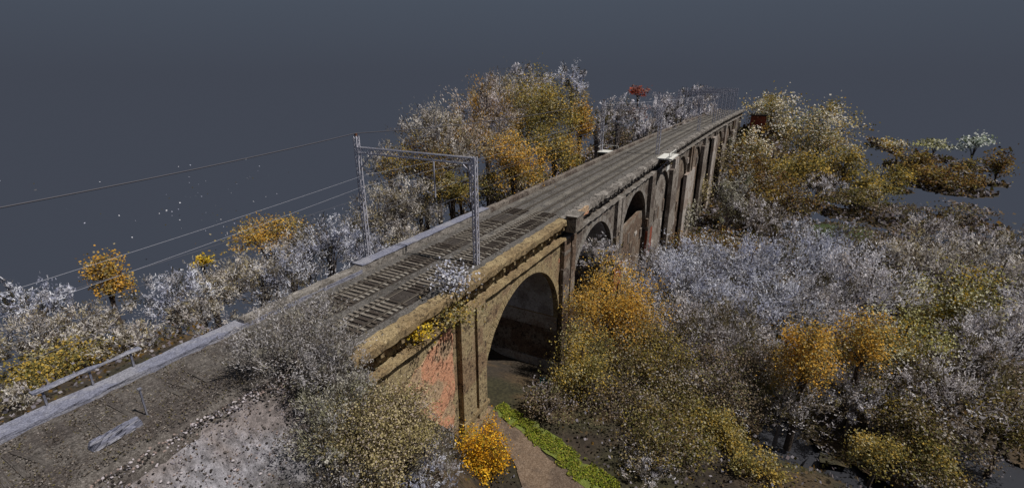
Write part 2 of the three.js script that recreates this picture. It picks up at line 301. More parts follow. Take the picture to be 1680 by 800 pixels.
const palettes = {
  lav: ['#b8b6be', '#95929a', '#d8d6dc', '#5f5a54', '#464030', '#a8a09c', '#c6c4cc'],
  lavblue: ['#b2b5c8', '#9296aa', '#d8dae4', '#5c5c62', '#45402e', '#a5a3a8', '#c2c4d0'],
  lavpale: ['#bdb7b5', '#a09a90', '#d5d1ce', '#777066', '#5a5044', '#929096', '#9a8f70'],
  lavbrown: ['#b4b0b4', '#8a827c', '#d4d1d6', '#5a5040', '#464028', '#6a6244', '#a09aa0'],
  lavdark: ['#8d8a8c', '#6d6763', '#b2b0b3', '#4d4640', '#3c342e', '#77725f'],
  lavgreen: ['#a3a093', '#88876f', '#bdbab2', '#6a684f', '#504a40', '#8e8c90'],
  lavgold: ['#b9aea6', '#a0906f', '#cbc3c4', '#b08a3e', '#5b4d38', '#80704a', '#948e98'],
  gold: ['#bc9440', '#a48038', '#d4aa4e', '#8c7238', '#c49644', '#988854', '#a4987c', '#70623a', '#807644'],
  olivegold: ['#8a7c42', '#a08844', '#6f6a3c', '#b59a4c', '#4f482c', '#6a653e', '#a49c7c'],
  olive: ['#6f6a3a', '#585632', '#8b7a3c', '#4a432a', '#a19a94', '#8a7d5a', '#5f4f34', '#6a5c4c'],
  olivepale: ['#8a8752', '#6c6a3a', '#b5b283', '#504a2c', '#a1862f', '#c2bfa8'],
  pale: ['#a9a98c', '#8a8b6a', '#c9c8b8', '#64623f', '#4d4a34', '#b2ae6a'],
  palegold: ['#c2b9a2', '#a5986a', '#dad5cb', '#93803f', '#6b6440', '#b0914a', '#85876a', '#c9c4bc'],
  palewhite: ['#c9cec8', '#a9b2a4', '#e0e2df', '#6a755a', '#4c5540'],
  twig: ['#9d9a9e', '#85817f', '#b9b6ba', '#6b6560', '#565049', '#8f8b80'],
  dark: ['#6f6353', '#5a4f42', '#83735f', '#4e463a', '#767250', '#8d868a'],
  rust: ['#7c6234', '#64502c', '#947a3e', '#4a3b26', '#87783f', '#5d5634', '#72543a', '#8f8a84'],
  rustred: ['#8a5040', '#70443a', '#a58a86', '#5a4038', '#857a76'],
  red: ['#a5503c', '#8a4034', '#b5604a', '#704038', '#8a6a60'],
  yellow: ['#c8a52c', '#a88f2a', '#dcc04a', '#7c7224'],
  orange: ['#dca826', '#c08c20', '#efc440', '#9a701c', '#867828', '#64501c'],
  tan: ['#a79a72', '#8c8258', '#c0b391', '#6e6642', '#554a36', '#9c9088'],
};
for (const k in palettes) palettes[k] = palettes[k].map((h) => col(h).multiplyScalar(1.3));

// ---------- the lie of the land ----------
function ground(s, l0) {
  const l = l0 - off(s), n = (fbm(s * 0.11 + 50, l * 0.11 + 50, 3) - 0.5) * 1.6;
  let floor = lerp(-13.7, -18.6, smooth(-1, 13, s)); floor = lerp(floor, lerp(-27, -20, smooth(12, 26, l)), smooth(40, 85, s)); floor = lerp(floor, -6, smooth(135, 215, s) * (1 - smooth(30, 75, l)));
  floor = lerp(floor, lerp(-11.5, -5, smooth(70, 150, s)), smooth(-6, -18, l) * smooth(-5, 20, s) + (l < -12 && s < -5 ? 1 : 0) * 0);
  if (l > -4.65) { // sunlit side
    const edge = lerp(-2.5, 0.7, smooth(-26, -16, s)), bank = -0.55 - Math.max(0, l - edge) * 1.1 - Math.max(0, s + 18) * 1.25;
    return Math.max(floor + n * smooth(0.5, 6, l), Math.min(-0.55, bank + n * 0.35 * smooth(0, 4, l - edge)));
  }
  const edge = -9.9, bank = -0.55 - Math.max(0, edge - l) * 0.33 - Math.max(0, s + 18) * 1.25;
  return Math.max(floor + n * smooth(-10, -14, l), Math.min(-0.55, bank + n * 0.5 * smooth(-11, -15, l)));
}
const gaps = [[10.7, 25.5, 6, 3.4], [7, 30.5, 4.5, 3], [15, 42, 7, 4], [6, 37, 3.5, 3]];
function solid(s, l0) {
  const l = l0 - off(s), w = (fbm(s * 0.13, l * 0.13, 3) - 0.5) * 14;
  for (const [a, b, ra, rb] of gaps) if (((s - a) / ra) ** 2 + ((l - b) / rb) ** 2 < 0.8 + w * 0.05) return false;
  if (l > -10.5 && l < 2.5 && s < 205 || ((s - 96) / 10) ** 2 + ((l - 37) / 9) ** 2 < 1) return true;
  for (const p of plants) if (((s - p[0]) / (p[3] * 0.95)) ** 2 + ((l0 - p[1]) / (p[3] * 0.95)) ** 2 < 1 + w * 0.05) return true;
  if (l >= 2.5) return s + w * 0.5 < 84 + 0.34 * l && l < 66 || (l < 22 + w * 0.5 && s < 205);
  return l > -24 + w * 0.5 - 10 * smooth(30, 60, s) && s < 200;
}
{
  const ss = [], ls = []; for (let s = -48; s < 112; s += 1) ss.push(s); for (let s = 112; s <= 250; s += 2) ss.push(s);
  for (let l = -62; l <= 100; l += 1) ls.push(l);
  const pos = [], uv = [], cl = [], idx = [], id = new Map();
  const base = { soil: col('#4c4339'), dark: col('#3c342c'), moss: col('#42412a'), pale: col('#a5a5b0'), pink: col('#8d8688'), field: col('#3c4f22'), litter: col('#66543c') };
  const vert = (i, j) => {
    const k = i * 4096 + j; if (id.has(k)) return id.get(k);
    const a = ss[i] + (hash(i, j) - 0.5) * 0.7, b = ls[j] + (hash(j + 99, i) - 0.5) * 0.7, z = b + off(a), y = ground(a, z);
    pos.push(a, y, z); uv.push(a, z);
    const c = base.soil.clone().lerp(base.dark, smooth(0.4, 0.6, fbm(a * 0.2, b * 0.2, 3))).lerp(base.moss, smooth(0.5, 0.62, fbm(a * 0.15 + 30, b * 0.15, 3)) * 0.8).lerp(base.litter, smooth(0.52, 0.66, fbm(a * 0.3, b * 0.3 + 40, 3)) * 0.8);
    if (((a - 96) / 9) ** 2 + ((b - 37) / 8) ** 2 < 1) c.lerp(base.field, 0.95);
    const bare = smooth(-20.5, -22.5, a + 0.5 * Math.sin(b * 2)) * smooth(-4, -2.8, b) * smooth(3.2, 1.6, b + 1.5 * Math.sin(a));
    if (bare > 0) c.lerp(fbm(a * 0.5, b * 0.5, 3) > 0.52 ? base.pink : base.pale, bare * 0.95);
    cl.push(c.r, c.g, c.b); id.set(k, pos.length / 3 - 1); return pos.length / 3 - 1;
  };
  for (let i = 0; i < ss.length - 1; i++) for (let j = 0; j < ls.length - 1; j++) {
    const cs = (ss[i] + ss[i + 1]) / 2, cl2 = ls[j] + 0.5; if (!solid(cs, cl2 + off(cs))) continue;
    const a = vert(i, j), b = vert(i + 1, j), c = vert(i + 1, j + 1), d = vert(i, j + 1); idx.push(a, d, c, a, c, b);
  }
  const g = new THREE.BufferGeometry(); g.setAttribute('position', new THREE.Float32BufferAttribute(pos, 3)); g.setAttribute('uv', new THREE.Float32BufferAttribute(uv, 2)); g.setAttribute('color', new THREE.Float32BufferAttribute(cl, 3)); g.setIndex(idx); g.computeVertexNormals();
  struct('ground', g, M.terrain);
}
// a strip laid on the land between two edge lines
function strip(lines, lift, mat, name, kind) {
  const pos = [], uv = [], R = [], m = 8;
  for (const [a, b, c, d] of lines) { const row = []; for (let k = 0; k <= m; k++) { const s = lerp(a, c, k / m) + (hash(R.length, k) - 0.5) * 0.7, l = lerp(b, d, k / m) + (hash(k, R.length + 3) - 0.5) * 0.7; row.push([s, ground(s, l) + lift, l]); } R.push(row); }
  for (let i = 0; i < R.length - 1; i++) for (let k = 0; k < m; k++) for (const q of [R[i][k], R[i + 1][k], R[i + 1][k + 1], R[i][k], R[i + 1][k + 1], R[i][k + 1]]) { pos.push(...q); uv.push(q[0], q[2]); }
  const g = new THREE.BufferGeometry(); g.setAttribute('position', new THREE.Float32BufferAttribute(pos, 3)); g.setAttribute('uv', new THREE.Float32BufferAttribute(uv, 2));
  return struct(name, g, mat, kind);
}
const curve = (pts, n) => new THREE.CatmullRomCurve3(pts.map(([s, l]) => new THREE.Vector3(s, 0, l))).getPoints(n).map((p) => [p.x, p.z]);
const pathL = curve([[-2.5, -12], [-3.4, -4], [-4.2, 0.9], [-6.4, 3.6], [-9.4, 7], [-14, 10.5], [-22, 14]], 48), pathR = curve([[0, -12], [-1.2, -4], [-3.2, 1.5], [-4.8, 5.5], [-7.2, 12], [-9.5, 16.5], [-13, 22]], 48), vergeR = curve([[1, -12], [0, -4], [-2.2, 1.9], [-3.3, 6.2], [-5.8, 13], [-8.1, 17.6], [-11.5, 23]], 48);
strip(pathL.map((p, i) => [...p, ...pathR[i]]), 0.10, M.soil, 'footpath');
for (const [gs, gl, ra, rb] of gaps) { const g = new THREE.CircleGeometry(1, 40); g.rotateX(-Math.PI / 2); g.scale(ra * 1.35, 1, rb * 1.35); let lo = 99; for (let k = 0; k < 12; k++) lo = Math.min(lo, ground(gs + ra * Math.cos(k), gl + rb * Math.sin(k))); g.translate(gs, lo - 0.12, gl); struct('pond', g, M.water); }
const vergeMat = mottled('#69742e', '#5c6230', '#3a3c20', { pits: 0.2, metres: 4 });
strip(pathR.map((p, i) => [...p, ...vergeR[i]]).slice(15), 0.12, vergeMat, 'grass_verge');

// ---------- stone viaduct ----------
const PITCH = 20.3, R = 8.3, SPRING = -11.5, TOP = -1.95, FACE = 0.65, BACK = -9.25, spans = 9, pierAt = (k) => -6.25 + PITCH * k, archAt = (k) => 3.9 + PITCH * k;
const viaduct = thing('stone_viaduct', 'long stone railway viaduct with tall round arches crossing the wooded valley', 'viaduct');
{
  for (let k = 0; k < spans; k++) { // solid masonry over each arch
    const s0 = pierAt(k), s1 = pierAt(k + 1), c = archAt(k), sh = new THREE.Shape();
    sh.moveTo(s0, SPRING); sh.lineTo(s0, TOP); sh.lineTo(s1, TOP); sh.lineTo(s1, SPRING); sh.lineTo(c + R, SPRING); sh.absarc(c, SPRING, R, 0, Math.PI, false); sh.lineTo(s0, SPRING);
    const g = flat(new THREE.ExtrudeGeometry(sh, { depth: FACE - BACK, bevelEnabled: false, curveSegments: 40 })), p = g.attributes.position;
    for (let i = 0; i < p.count; i++) p.setZ(i, p.getZ(i) + BACK + off(p.getX(i)));
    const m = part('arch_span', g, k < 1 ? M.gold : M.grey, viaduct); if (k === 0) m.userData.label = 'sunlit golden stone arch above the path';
    if (k < 2) { // pale lining added to brighten the vault, where little light reaches
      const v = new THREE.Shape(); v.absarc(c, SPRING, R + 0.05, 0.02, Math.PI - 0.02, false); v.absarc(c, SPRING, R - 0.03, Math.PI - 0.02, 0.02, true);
      const lg = flat(new THREE.ExtrudeGeometry(v, { depth: FACE - BACK - 1.2, bevelEnabled: false, curveSegments: 36 })); lg.translate(0, 0, BACK + 0.6); part('brightening_lining', lg, M.brightVault, viaduct);
    }
    if (k >= 2) { // openings closed by later walling
      const f = new THREE.Shape(), yb = -29; f.moveTo(c - R - 0.3, yb); f.lineTo(c - R - 0.3, SPRING);
      if (k === 2) { f.lineTo(c - R - 0.3, -8.6); f.lineTo(c + R + 0.3, -8.2); } else { f.lineTo(c - R - 0.3, TOP - 0.3); f.lineTo(c + R + 0.3, TOP - 0.3); }
      f.lineTo(c + R + 0.3, yb); f.closePath();
      const fg = flat(new THREE.ExtrudeGeometry(f, { depth: 0.7, bevelEnabled: false })), q = fg.attributes.position; for (let i = 0; i < q.count; i++) q.setZ(i, q.getZ(i) - 0.55 + off(q.getX(i)));
      part('infill_wall', fg, [M.infill, M.infillPale, M.infillBrown][(k * 2 + 1) % 3], viaduct);
    }
    if (k < 4) { // ring of cut stones
      const ring = new THREE.Group(); ring.name = 'arch_ring'; ring.position.set(c, SPRING, FACE + off(c)); viaduct.add(ring);
      const n = 37, da = Math.PI / n, v = new THREE.Shape(); v.absarc(0, 0, R + 0.02, -da / 2 + 0.0025, da / 2 - 0.0025, false); v.absarc(0, 0, R + 0.82, da / 2 - 0.0025, -da / 2 + 0.0025, true);
      const vg = flat(new THREE.ExtrudeGeometry(v, { depth: 0.3, bevelEnabled: false, curveSegments: 1 }));
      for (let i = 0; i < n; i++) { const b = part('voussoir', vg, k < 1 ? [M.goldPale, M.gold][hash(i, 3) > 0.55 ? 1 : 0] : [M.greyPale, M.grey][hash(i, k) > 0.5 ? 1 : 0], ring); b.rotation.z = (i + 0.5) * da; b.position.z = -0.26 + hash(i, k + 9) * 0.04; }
    }
  }
  for (let k = 0; k <= spans; k++) { // piers with paired pilasters
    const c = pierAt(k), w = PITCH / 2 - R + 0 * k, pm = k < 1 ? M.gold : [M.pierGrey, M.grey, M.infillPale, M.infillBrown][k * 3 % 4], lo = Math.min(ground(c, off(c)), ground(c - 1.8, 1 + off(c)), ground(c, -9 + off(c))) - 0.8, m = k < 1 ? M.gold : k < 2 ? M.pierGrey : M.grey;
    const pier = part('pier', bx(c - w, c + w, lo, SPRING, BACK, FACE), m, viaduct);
    for (const [a, b] of [[c - w, c + 0.02], [c + 0.42, c + w - 0.12]]) part('pilaster', bx(a, b, lo, TOP - 0.02, FACE - 0.1, FACE + 0.5 + (k > 2 ? hash(k, a) * 0.3 : 0)), pm, pier);
    part('plinth', bx(c - w - 0.25, c + w + 0.25, lo, lo + 1.9, BACK - 0.2, FACE + 0.75), m, pier);
    if (k !== 1) part('impost', bx(c - w - 0.14, c + w + 0.14, SPRING - 0.42, SPRING - 0.02, BACK - 0.1, FACE + 0.6), k < 1 ? M.goldPale : M.greyPale, pier);
    if (k === 1) part('brick_facing', bx(c - w - 0.04, c - w + 0.3, lo, -13.2, BACK + 0.3, FACE - 0.2), M.infillBrown, pier);
    if (k >= 4) part('buttress', bx(c - 3.4 - hash(k, 61) * 3, c + 2.6 + hash(k, 62) * 4, lo, TOP - 1.2 - hash(k, 63) * 6, FACE + 0.02, FACE + 0.62 + hash(k, 64) * 0.3), k % 2 ? M.pierGrey : M.infillPale, pier);
    if (k === 3) { const b = part('brick_facing', bx(c - w - 0.1, c + w + 0.12, -17.5, -12.4, FACE + 0.3, FACE + 0.68), M.redBrick, pier); b.userData.label = 'red brick facing at the foot of a pier'; }
    if (k === 2) part('brick_facing', bx(c - w - 0.1, c + w + 0.12, -16.5, -12.6, FACE + 0.3, FACE + 0.66), M.redBrick, pier);
  }
  // near abutment with brick panel, far abutment
  const ab = part('abutment', bx(-19.5, pierAt(0) - 1.86, -13.6, TOP, BACK, FACE), M.gold, viaduct);
  const bp = part('brick_panel', (() => { const q = new THREE.Shape(), p = []; for (let i = 0; i <= 14; i++) p.push([-14.2 + 5.6 * i / 14, TOP - 0.5 - 2.2 * (1 - i / 14) ** 2 + (hash(i, 41) - 0.5) * 0.5]); for (let i = 0; i <= 18; i++) p.push([-8.6 - (hash(i, 43) ** 2) * 1.5 * (i / 18), TOP - 0.7 - i * 0.62]); for (let i = 0; i <= 16; i++) p.push([-13.6 - (hash(i, 44) - 0.5) * 1.1, -13.2 + i * 0.55]); q.moveTo(...p[0]); p.slice(1).forEach((v) => q.lineTo(...v)); q.closePath(); const g = flat(new THREE.ExtrudeGeometry(q, { depth: 0.18, bevelEnabled: false })); g.translate(0, 0, FACE - 0.1); return g; })(), M.brick, ab); bp.userData.label = 'orange-red brick panel of the near abutment';
  part('abutment', bx(pierAt(spans) + 1.86, 206, -20, TOP, BACK, FACE), M.grey, viaduct);
  // string course, corbels, parapets
  const bays = [[-18.4, pierAt(0) - 1.2], ...Array.from({ length: spans }, (_, k) => [pierAt(k) - 1.2 + 0.006, pierAt(k + 1) - 1.2]), [pierAt(spans) - 1.194, 205]];
  bays.forEach(([a, b], i) => {
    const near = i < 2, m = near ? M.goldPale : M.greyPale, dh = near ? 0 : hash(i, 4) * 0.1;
    part('string_course', sweep([[FACE - 0.2, TOP], [FACE + 0.45, TOP], [FACE + 0.4, TOP + 0.22], [FACE - 0.2, TOP + 0.22]], a, b, 0.6, near ? 0.1 : 0.22), m, viaduct);
    part('frieze', sweep([[-0.3, TOP + 0.002], [0.0, TOP + 0.002], [0.0, -0.52], [-0.3, -0.52]], a, b, 2), near ? M.gold : M.grey, viaduct);
    const pr = part('parapet', sweep([[0, -0.5], [0.9, -0.42], [1.06, -0.3], [1.08, 0.2 - dh], [0.95, 0.34 - dh], [0.12, 0.38 - dh], [0.02, 0.3 - dh]], a, b, 0.5, near ? 0.16 : 0.34), m, viaduct);
    if (near) pr.userData.label = 'sunlit golden parapet';
    const lp = part('parapet', sweep([[-9.4, -1.9], [-8.65, -1.9], [-8.65, 0.34], [-9.4, 0.36]], a, b, 0.6, 0.08), near ? M.greyPale : M.grey, viaduct); lp.userData.label = 'parapet on the shaded side';
  });
  const cg = flat(mergeGeometries([new THREE.BoxGeometry(0.3, 0.3, 0.9).translate(0, -0.15, 0.45), new THREE.BoxGeometry(0.3, 0.5, 0.5).translate(0, -0.55, 0.25)]));
  for (let s = -18; s < 203; s += 1.9) { const c = part('corbel', cg, s < 13 ? M.goldPale : M.greyPale, viaduct); c.position.set(s, -0.52, 0.02 + off(s)); }
  for (let k = 1; k <= 1; k++) { // refuges: parapet blocks above the piers
    const c = pierAt(k), r = part('refuge', bx(c - 1.15, c + 1.15, -1.1, 0.62, 0.98, 2.1), M.grey, viaduct);
    part('coping', bx(c - 1.25, c + 1.25, 0.62, 0.76, 0.9, 2.2), M.greyPale, r);
  }
  for (let i = 0; i < 230; i++) { // uneven facing stones in mixed tones; dark ones stand in for shadowed openings
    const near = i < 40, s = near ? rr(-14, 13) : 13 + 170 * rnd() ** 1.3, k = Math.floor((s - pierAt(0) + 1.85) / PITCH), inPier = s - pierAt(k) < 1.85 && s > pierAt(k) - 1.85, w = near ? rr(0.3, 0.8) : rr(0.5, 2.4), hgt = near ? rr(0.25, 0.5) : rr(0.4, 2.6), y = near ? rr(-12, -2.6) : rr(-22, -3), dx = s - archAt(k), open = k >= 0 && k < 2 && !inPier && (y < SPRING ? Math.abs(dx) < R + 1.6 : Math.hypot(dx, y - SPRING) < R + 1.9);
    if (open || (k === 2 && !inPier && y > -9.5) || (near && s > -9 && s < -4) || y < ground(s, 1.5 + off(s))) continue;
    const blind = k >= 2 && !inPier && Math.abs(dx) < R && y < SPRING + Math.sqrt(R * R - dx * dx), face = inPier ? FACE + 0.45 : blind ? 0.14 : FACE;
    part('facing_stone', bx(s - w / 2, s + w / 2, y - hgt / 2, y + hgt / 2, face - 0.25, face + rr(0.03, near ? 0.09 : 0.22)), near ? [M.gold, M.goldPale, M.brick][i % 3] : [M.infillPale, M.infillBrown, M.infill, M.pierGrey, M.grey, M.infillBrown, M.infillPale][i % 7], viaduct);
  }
  part('deck_slab', sweep([[BACK, TOP], [-0.31, TOP], [-0.31, -1.0], [BACK, -1.0]], pierAt(0) - 1.8, 205.5, 2), M.grey, viaduct);
  part('brick_patch', sweep([[0.98, -0.45], [1.24, -0.45], [1.24, 0.5], [0.98, 0.5]], 14.6, 19.2, 0.5, 0.1), M.brick, viaduct);
}

// ---------- trackbed and tracks ----------
struct('trackbed', sweep([[-8.62, -0.98], [-0.02, -0.98], [-0.02, -0.2], [-0.9, -0.17], [-4.4, -0.2], [-7.8, -0.16], [-8.62, -0.2]], -19, 205, 1, 0.07), M.ballast);
struct('embankment_trackbed', sweep([[-9.6, -0.9], [-1.9, -1.5], [-2.2, -0.8], [-3.0, -0.26], [-4.4, -0.2], [-7.8, -0.17], [-8.8, -0.22]], -46, -18.9, 0.5, 0.16), M.earth);
struct('ballast_ridge', mergeGeometries([sweep([[-5.0, -0.3], [-3.95, -0.3], [-4.1, -0.165], [-4.85, -0.165]], 2, 205, 0.8, 0.1), sweep([[-8.5, -0.3], [-7.75, -0.3], [-7.85, -0.15], [-8.4, -0.15]], 14, 205, 0.8, 0.1), sweep([[-2.95, -0.3], [-2.3, -0.3], [-2.4, -0.17], [-2.85, -0.17]], 12, 205, 0.8, 0.08)]), M.paleBallast);
const sleeperGeo = flat(new THREE.BoxGeometry(0.2, 0.2, 2.5)), tracks = [], litEndGeo = flat(new THREE.BoxGeometry(0.22, 0.2, 0.85));
for (const [c, label, mats] of [[-2.65, 'railway track nearer the sunlit parapet with lit sleeper ends painted pale', [M.sleeperDark, M.sleeperDark, M.sleeper]], [-6.25, 'railway track on the shaded side with darker sleepers', [M.sleeperDark, M.sleeperDark, M.sleeper]]]) {
  const t = thing('railway_track', label, 'track', [0, 0, 0], 0, 'the two tracks of the line'); tracks.push(t);
  for (const d of [-0.75, 0.75]) for (const [e0, e1, dy] of [[-20, 205, 0]]) part('rail', sweep([[c + d - 0.07, -0.1 + dy], [c + d + 0.07, -0.1 + dy], [c + d + 0.02, -0.06 + dy], [c + d + 0.035, 0.03 + dy], [c + d - 0.035, 0.03 + dy], [c + d - 0.02, -0.06 + dy]], e0, e1, 3), M.rail, t);
  part('painted_crib_shade', sweep([[c - 1.35, -0.3], [c + 1.35, -0.3], [c + 1.3, -0.14], [c - 1.3, -0.14]], -19, 13, 0.7, 0.06), M.cribShade, t);  // shade in the gaps between sleepers, painted as a dark strip
  let i = 0; const far = [];
  for (let s = -45; s < 203; s += 0.5, i++) {
    if (s < -20 && (c > -4 || hash(i, 21) < 0.45)) continue;
    if (s < 16) { const open = s > -19 && hash(Math.floor(i / 3), c * 7) > 0.12, m = part('sleeper', sleeperGeo, open ? mats[Math.floor(hash(i, c * 10) * 3)] : M.earth, t); m.position.set(s + (hash(i, 5) - 0.5) * 0.06, (open ? -0.165 : -0.262) + hash(i, 6) * 0.03, c + (hash(i, 8) - 0.5) * 0.12); m.rotation.y = (hash(i, 9) - 0.5) * (open ? 0.05 : 0.4); if (!open) m.position.y -= hash(i, 17) * 0.02; if (open && c > -4) part('painted_lit_end', litEndGeo, M.sleeper, m).position.set(0, 0.03, -0.85); }  // pale boxes paint the left sleeper ends as if lit
    else far.push(new THREE.BoxGeometry(0.27, 0.2, 2.5).translate(s, -0.315 + hash(i, 6) * 0.02, c + off(s)));
  }
  part('far_sleepers', flat(mergeGeometries(far)), M.ballast, t, 'stuff');
}

// ---------- lineside: cable trough, railing, slab, post ----------
{
  const t = thing('cable_trough', 'pale concrete cable trough along the shaded edge of the line', 'cable trough', [0, 0, 0]);
  part('trough_channel', sweep([[-9.6, -1.2], [-8.63, -1.2], [-8.63, -0.05], [-9.6, -0.05]], -44, pierAt(0) - 1.7, 0.8, 0.06), M.concrete, t);
  part('trough_lid', sweep([[-9.65, -0.04], [-8.62, -0.04], [-8.62, 0.1], [-9.65, 0.12]], -44, pierAt(0) - 1.7, 0.5, 0.07), M.concrete, t);
  part('trough_lid', sweep([[-9.65, 0.42], [-8.62, 0.42], [-8.62, 0.5], [-9.65, 0.52]], pierAt(0) - 1.69, 12.5, 0.5, 0.05), M.concrete, t);
  const r = thing('railing', 'pale railing with short posts beside the tracks at the left edge', 'railing', [0, 0, 0]);
  for (let s = -28.2; s <= -24; s += 1.9) part('post', bar([s, 0.1, -9.5], [s, 1.02, -9.5], 0.09), M.concrete, r);
  part('top_rail', sweep([[-9.68, 1.02], [-9.32, 1.02], [-9.32, 1.09], [-9.68, 1.09]], -28.6, -23.9, 0.6, 0.1), M.concrete, r);
  const b = thing('concrete_slab', 'rough pale concrete slab lying between the tracks at the lower left', 'slab', [-27.6, -0.02, -4.45], 0.03);
  const g = flat(new THREE.BoxGeometry(1.8, 0.4, 0.42, 14, 3, 4)), p = g.attributes.position; for (let i = 0; i < p.count; i++) { const q = hash(Math.round(p.getX(i) * 50), Math.round(p.getY(i) * 70 + p.getZ(i) * 900)); p.setXYZ(i, p.getX(i) + (q - 0.5) * 0.22, p.getY(i) + (q - 0.4) * 0.2, p.getZ(i) + (q - 0.5) * 0.2); }
  part('slab_body', g, M.concrete, b);
  for (const x of [-0.7, 0.7]) part('bearer', bx(x - 0.12, x + 0.12, -0.26, -0.2, -0.4, 0.4), M.sleeperDark, b);
  const m = thing('marker_post', 'thin pale post beside the concrete slab', 'post', [-26.1, -0.2, -4.9]);
  part('shaft', bar([0, 0, 0], [0, 1.5, 0], 0.07), M.concrete, m); part('cap', bar([0, 1.5, 0], [0, 1.56, 0], 0.16), M.concrete, m);
}

// ---------- overhead line portals ----------
function lattice(x, y0, y1, z, w, name, parent, bw = 0.085) { // four angles with zigzag lacing
  const a = [], b = []; for (const i of [-1, 1]) for (const j of [-1, 1]) a.push(bar([x + i * w / 2, y0, z + j * w / 2], [x + i * w / 2, y1, z + j * w / 2], bw));
  const n = Math.round((y1 - y0) / 0.55);
  for (let k = 0; k < n; k++) { const p = lerp(y0, y1, k / n), q = lerp(y0, y1, (k + 1) / n), d = k % 2 ? 1 : -1; for (const j of [-1, 1]) { b.push(bar([x - d * w / 2, p, z + j * w / 2], [x + d * w / 2, q, z + j * w / 2], 0.05)); b.push(bar([x + j * w / 2, p, z - d * w / 2], [x + j * w / 2, q, z + d * w / 2], 0.05)); } }
  const m = part(name, mergeGeometries(a), M.steel, parent); part('lacing', mergeGeometries(b), M.steel, m); return m;
}
function portal(s, zL, zR, lowL, top, label) {
  const thick = s > 120 ? 2 : s > 20 ? 1.5 : 0.95, bw = s > 120 ? 0.16 : 0.08;
  const t = thing('catenary_portal', label, 'portal', [s, 0, off(s)], 0, 'overhead line portals'), w = 0.36 * thick;
  lattice(0, -0.2, top, zR, w, 'mast', t, bw); lattice(0, lowL, top + 0.9, zL, w, 'mast', t, bw);
  const bm = part('beam', mergeGeometries([-1, 1].flatMap((i) => [0, 0.5].map((d) => bar([i * 0.17, top - 0.6 + d, zL], [i * 0.17, top - 0.6 + d, zR + 0.2], bw)))), M.steel, t);
  const lc = [], n = Math.round((zR - zL) / 0.6); for (let k = 0; k < n; k++) for (const i of [-1, 1]) { const a = lerp(zL, zR, k / n), b = lerp(zL, zR, (k + 1) / n); lc.push(bar([i * 0.17, top - 0.6 + (k % 2) * 0.5, a], [i * 0.17, top - 0.1 - (k % 2) * 0.5, b], 0.045)); }
  part('lacing', mergeGeometries(lc), M.steel, bm);
  part('brace', bar([0, top - 2.2, zL], [0, top - 0.6, zL + 1.7], 0.09), M.steel, t);
  part('brace', bar([0, top - 1.7, zR], [0, top - 0.6, zR - 1.2], 0.09), M.steel, t);
  for (const c of [-6.25, -2.65]) {
    const h = part('drop_bracket', mergeGeometries([bar([0, top - 0.6, c + 0.9], [0, 5.3, c + 0.9], 0.1), bar([0, 6.9, c + 0.9], [0, 7.0, c], 0.07), bar([0, 5.5, c + 0.9], [0, 5.7, c], 0.06)]), M.steel, t);
    part('insulator', bar([0, 6.93, c + 0.55], [0, 6.97, c + 0.3], 0.16), M.porcelain, h);
  }
  part('insulator', bar([0, top + 0.9, zL], [0, top + 1.15, zL], 0.2), M.porcelain, t);
  return t;
}
const P1 = portal(-1.9, -14, -1.3, -12.4, 9.1, 'nearest overhead line portal, its right mast on the deck');
const P2 = portal(66, -12.9, -1.1, -1.2, 9.0, 'second overhead line portal with a white platform at its left mast');
portal(113, -12.6, -0.9, -1.2, 9, 'third overhead line portal, about halfway along the deck');
const ranks = ['sixth', 'fifth', 'fourth', 'third', 'second'];
for (const [k, s] of [140, 150, 159, 168, 177].entries()) portal(s, -12.6, -0.9, -1.2, 9 + (k % 2) * 0.5, `${ranks[k]} overhead line portal counted from the far end of the deck`);
portal(186, -12.6, -0.9, -1.2, 9.4, 'farthest overhead line portal at the end of the deck');
for (const [p, y] of [[P2, -0.35]]) { const f = part('platform', mergeGeometries([flat(new THREE.BoxGeometry(3.4, 0.2, 3.8).translate(-0.2, y, -11.2))]), M.white, p); f.userData.label = 'white platform beside the left mast'; part('handrail', mergeGeometries([bar([1.4, y, -13], [1.4, y + 1.1, -13], 0.09), bar([1.4, y, -9.6], [1.4, y + 1.1, -9.6], 0.09), bar([1.4, y + 1.1, -13], [1.4, y + 1.1, -9.6], 0.09), bar([-1.6, y + 1.1, -13], [1.4, y + 1.1, -13], 0.09)]), M.white, f); }
{ const f = part('platform', flat(new THREE.BoxGeometry(6.5, 0.22, 2.7).translate(-5.5, 0.42, 2.1)), M.white, P2); f.userData.label = 'white platform with rails on the sunlit side'; part('handrail', mergeGeometries([...[-8.6, -6.4, -4.2, -2.4].map((x) => bar([x, 0.3, 2.9], [x, 1.4, 2.9], 0.1)), bar([-8.6, 1.4, 2.9], [-2.4, 1.4, 2.9], 0.12), bar([-8.6, 0.9, 2.9], [-4.2, 0.9, 2.9], 0.1)]), M.white, f); part('hanging_sheet', flat(new THREE.BoxGeometry(2.4, 0.9, 0.12).translate(-7.2, -1.4, 2.6)), M.white, f); part('strut', mergeGeometries([bar([-8, 0.2, 2.8], [-8, -1.9, 0.9], 0.12), bar([-5.6, 0.2, 2.8], [-5.6, -1.9, 0.9], 0.12), bar([-8, 0.2, 2.66], [-8, -1.5, 2.66], 0.06)]), M.steel, f); }
for (const s of [113, 140, 150, 159, 168, 177, 186]) { const b = bx(s - 0.8, s + 0.8, -1.9, -1.2, -13.2, BACK); part('mast_bracket', b, M.grey, viaduct); }
{ const b = bx(65, 67, -1.9, -0.5, -13.3, BACK - 0.02); part('mast_bracket', b, M.grey, viaduct); }

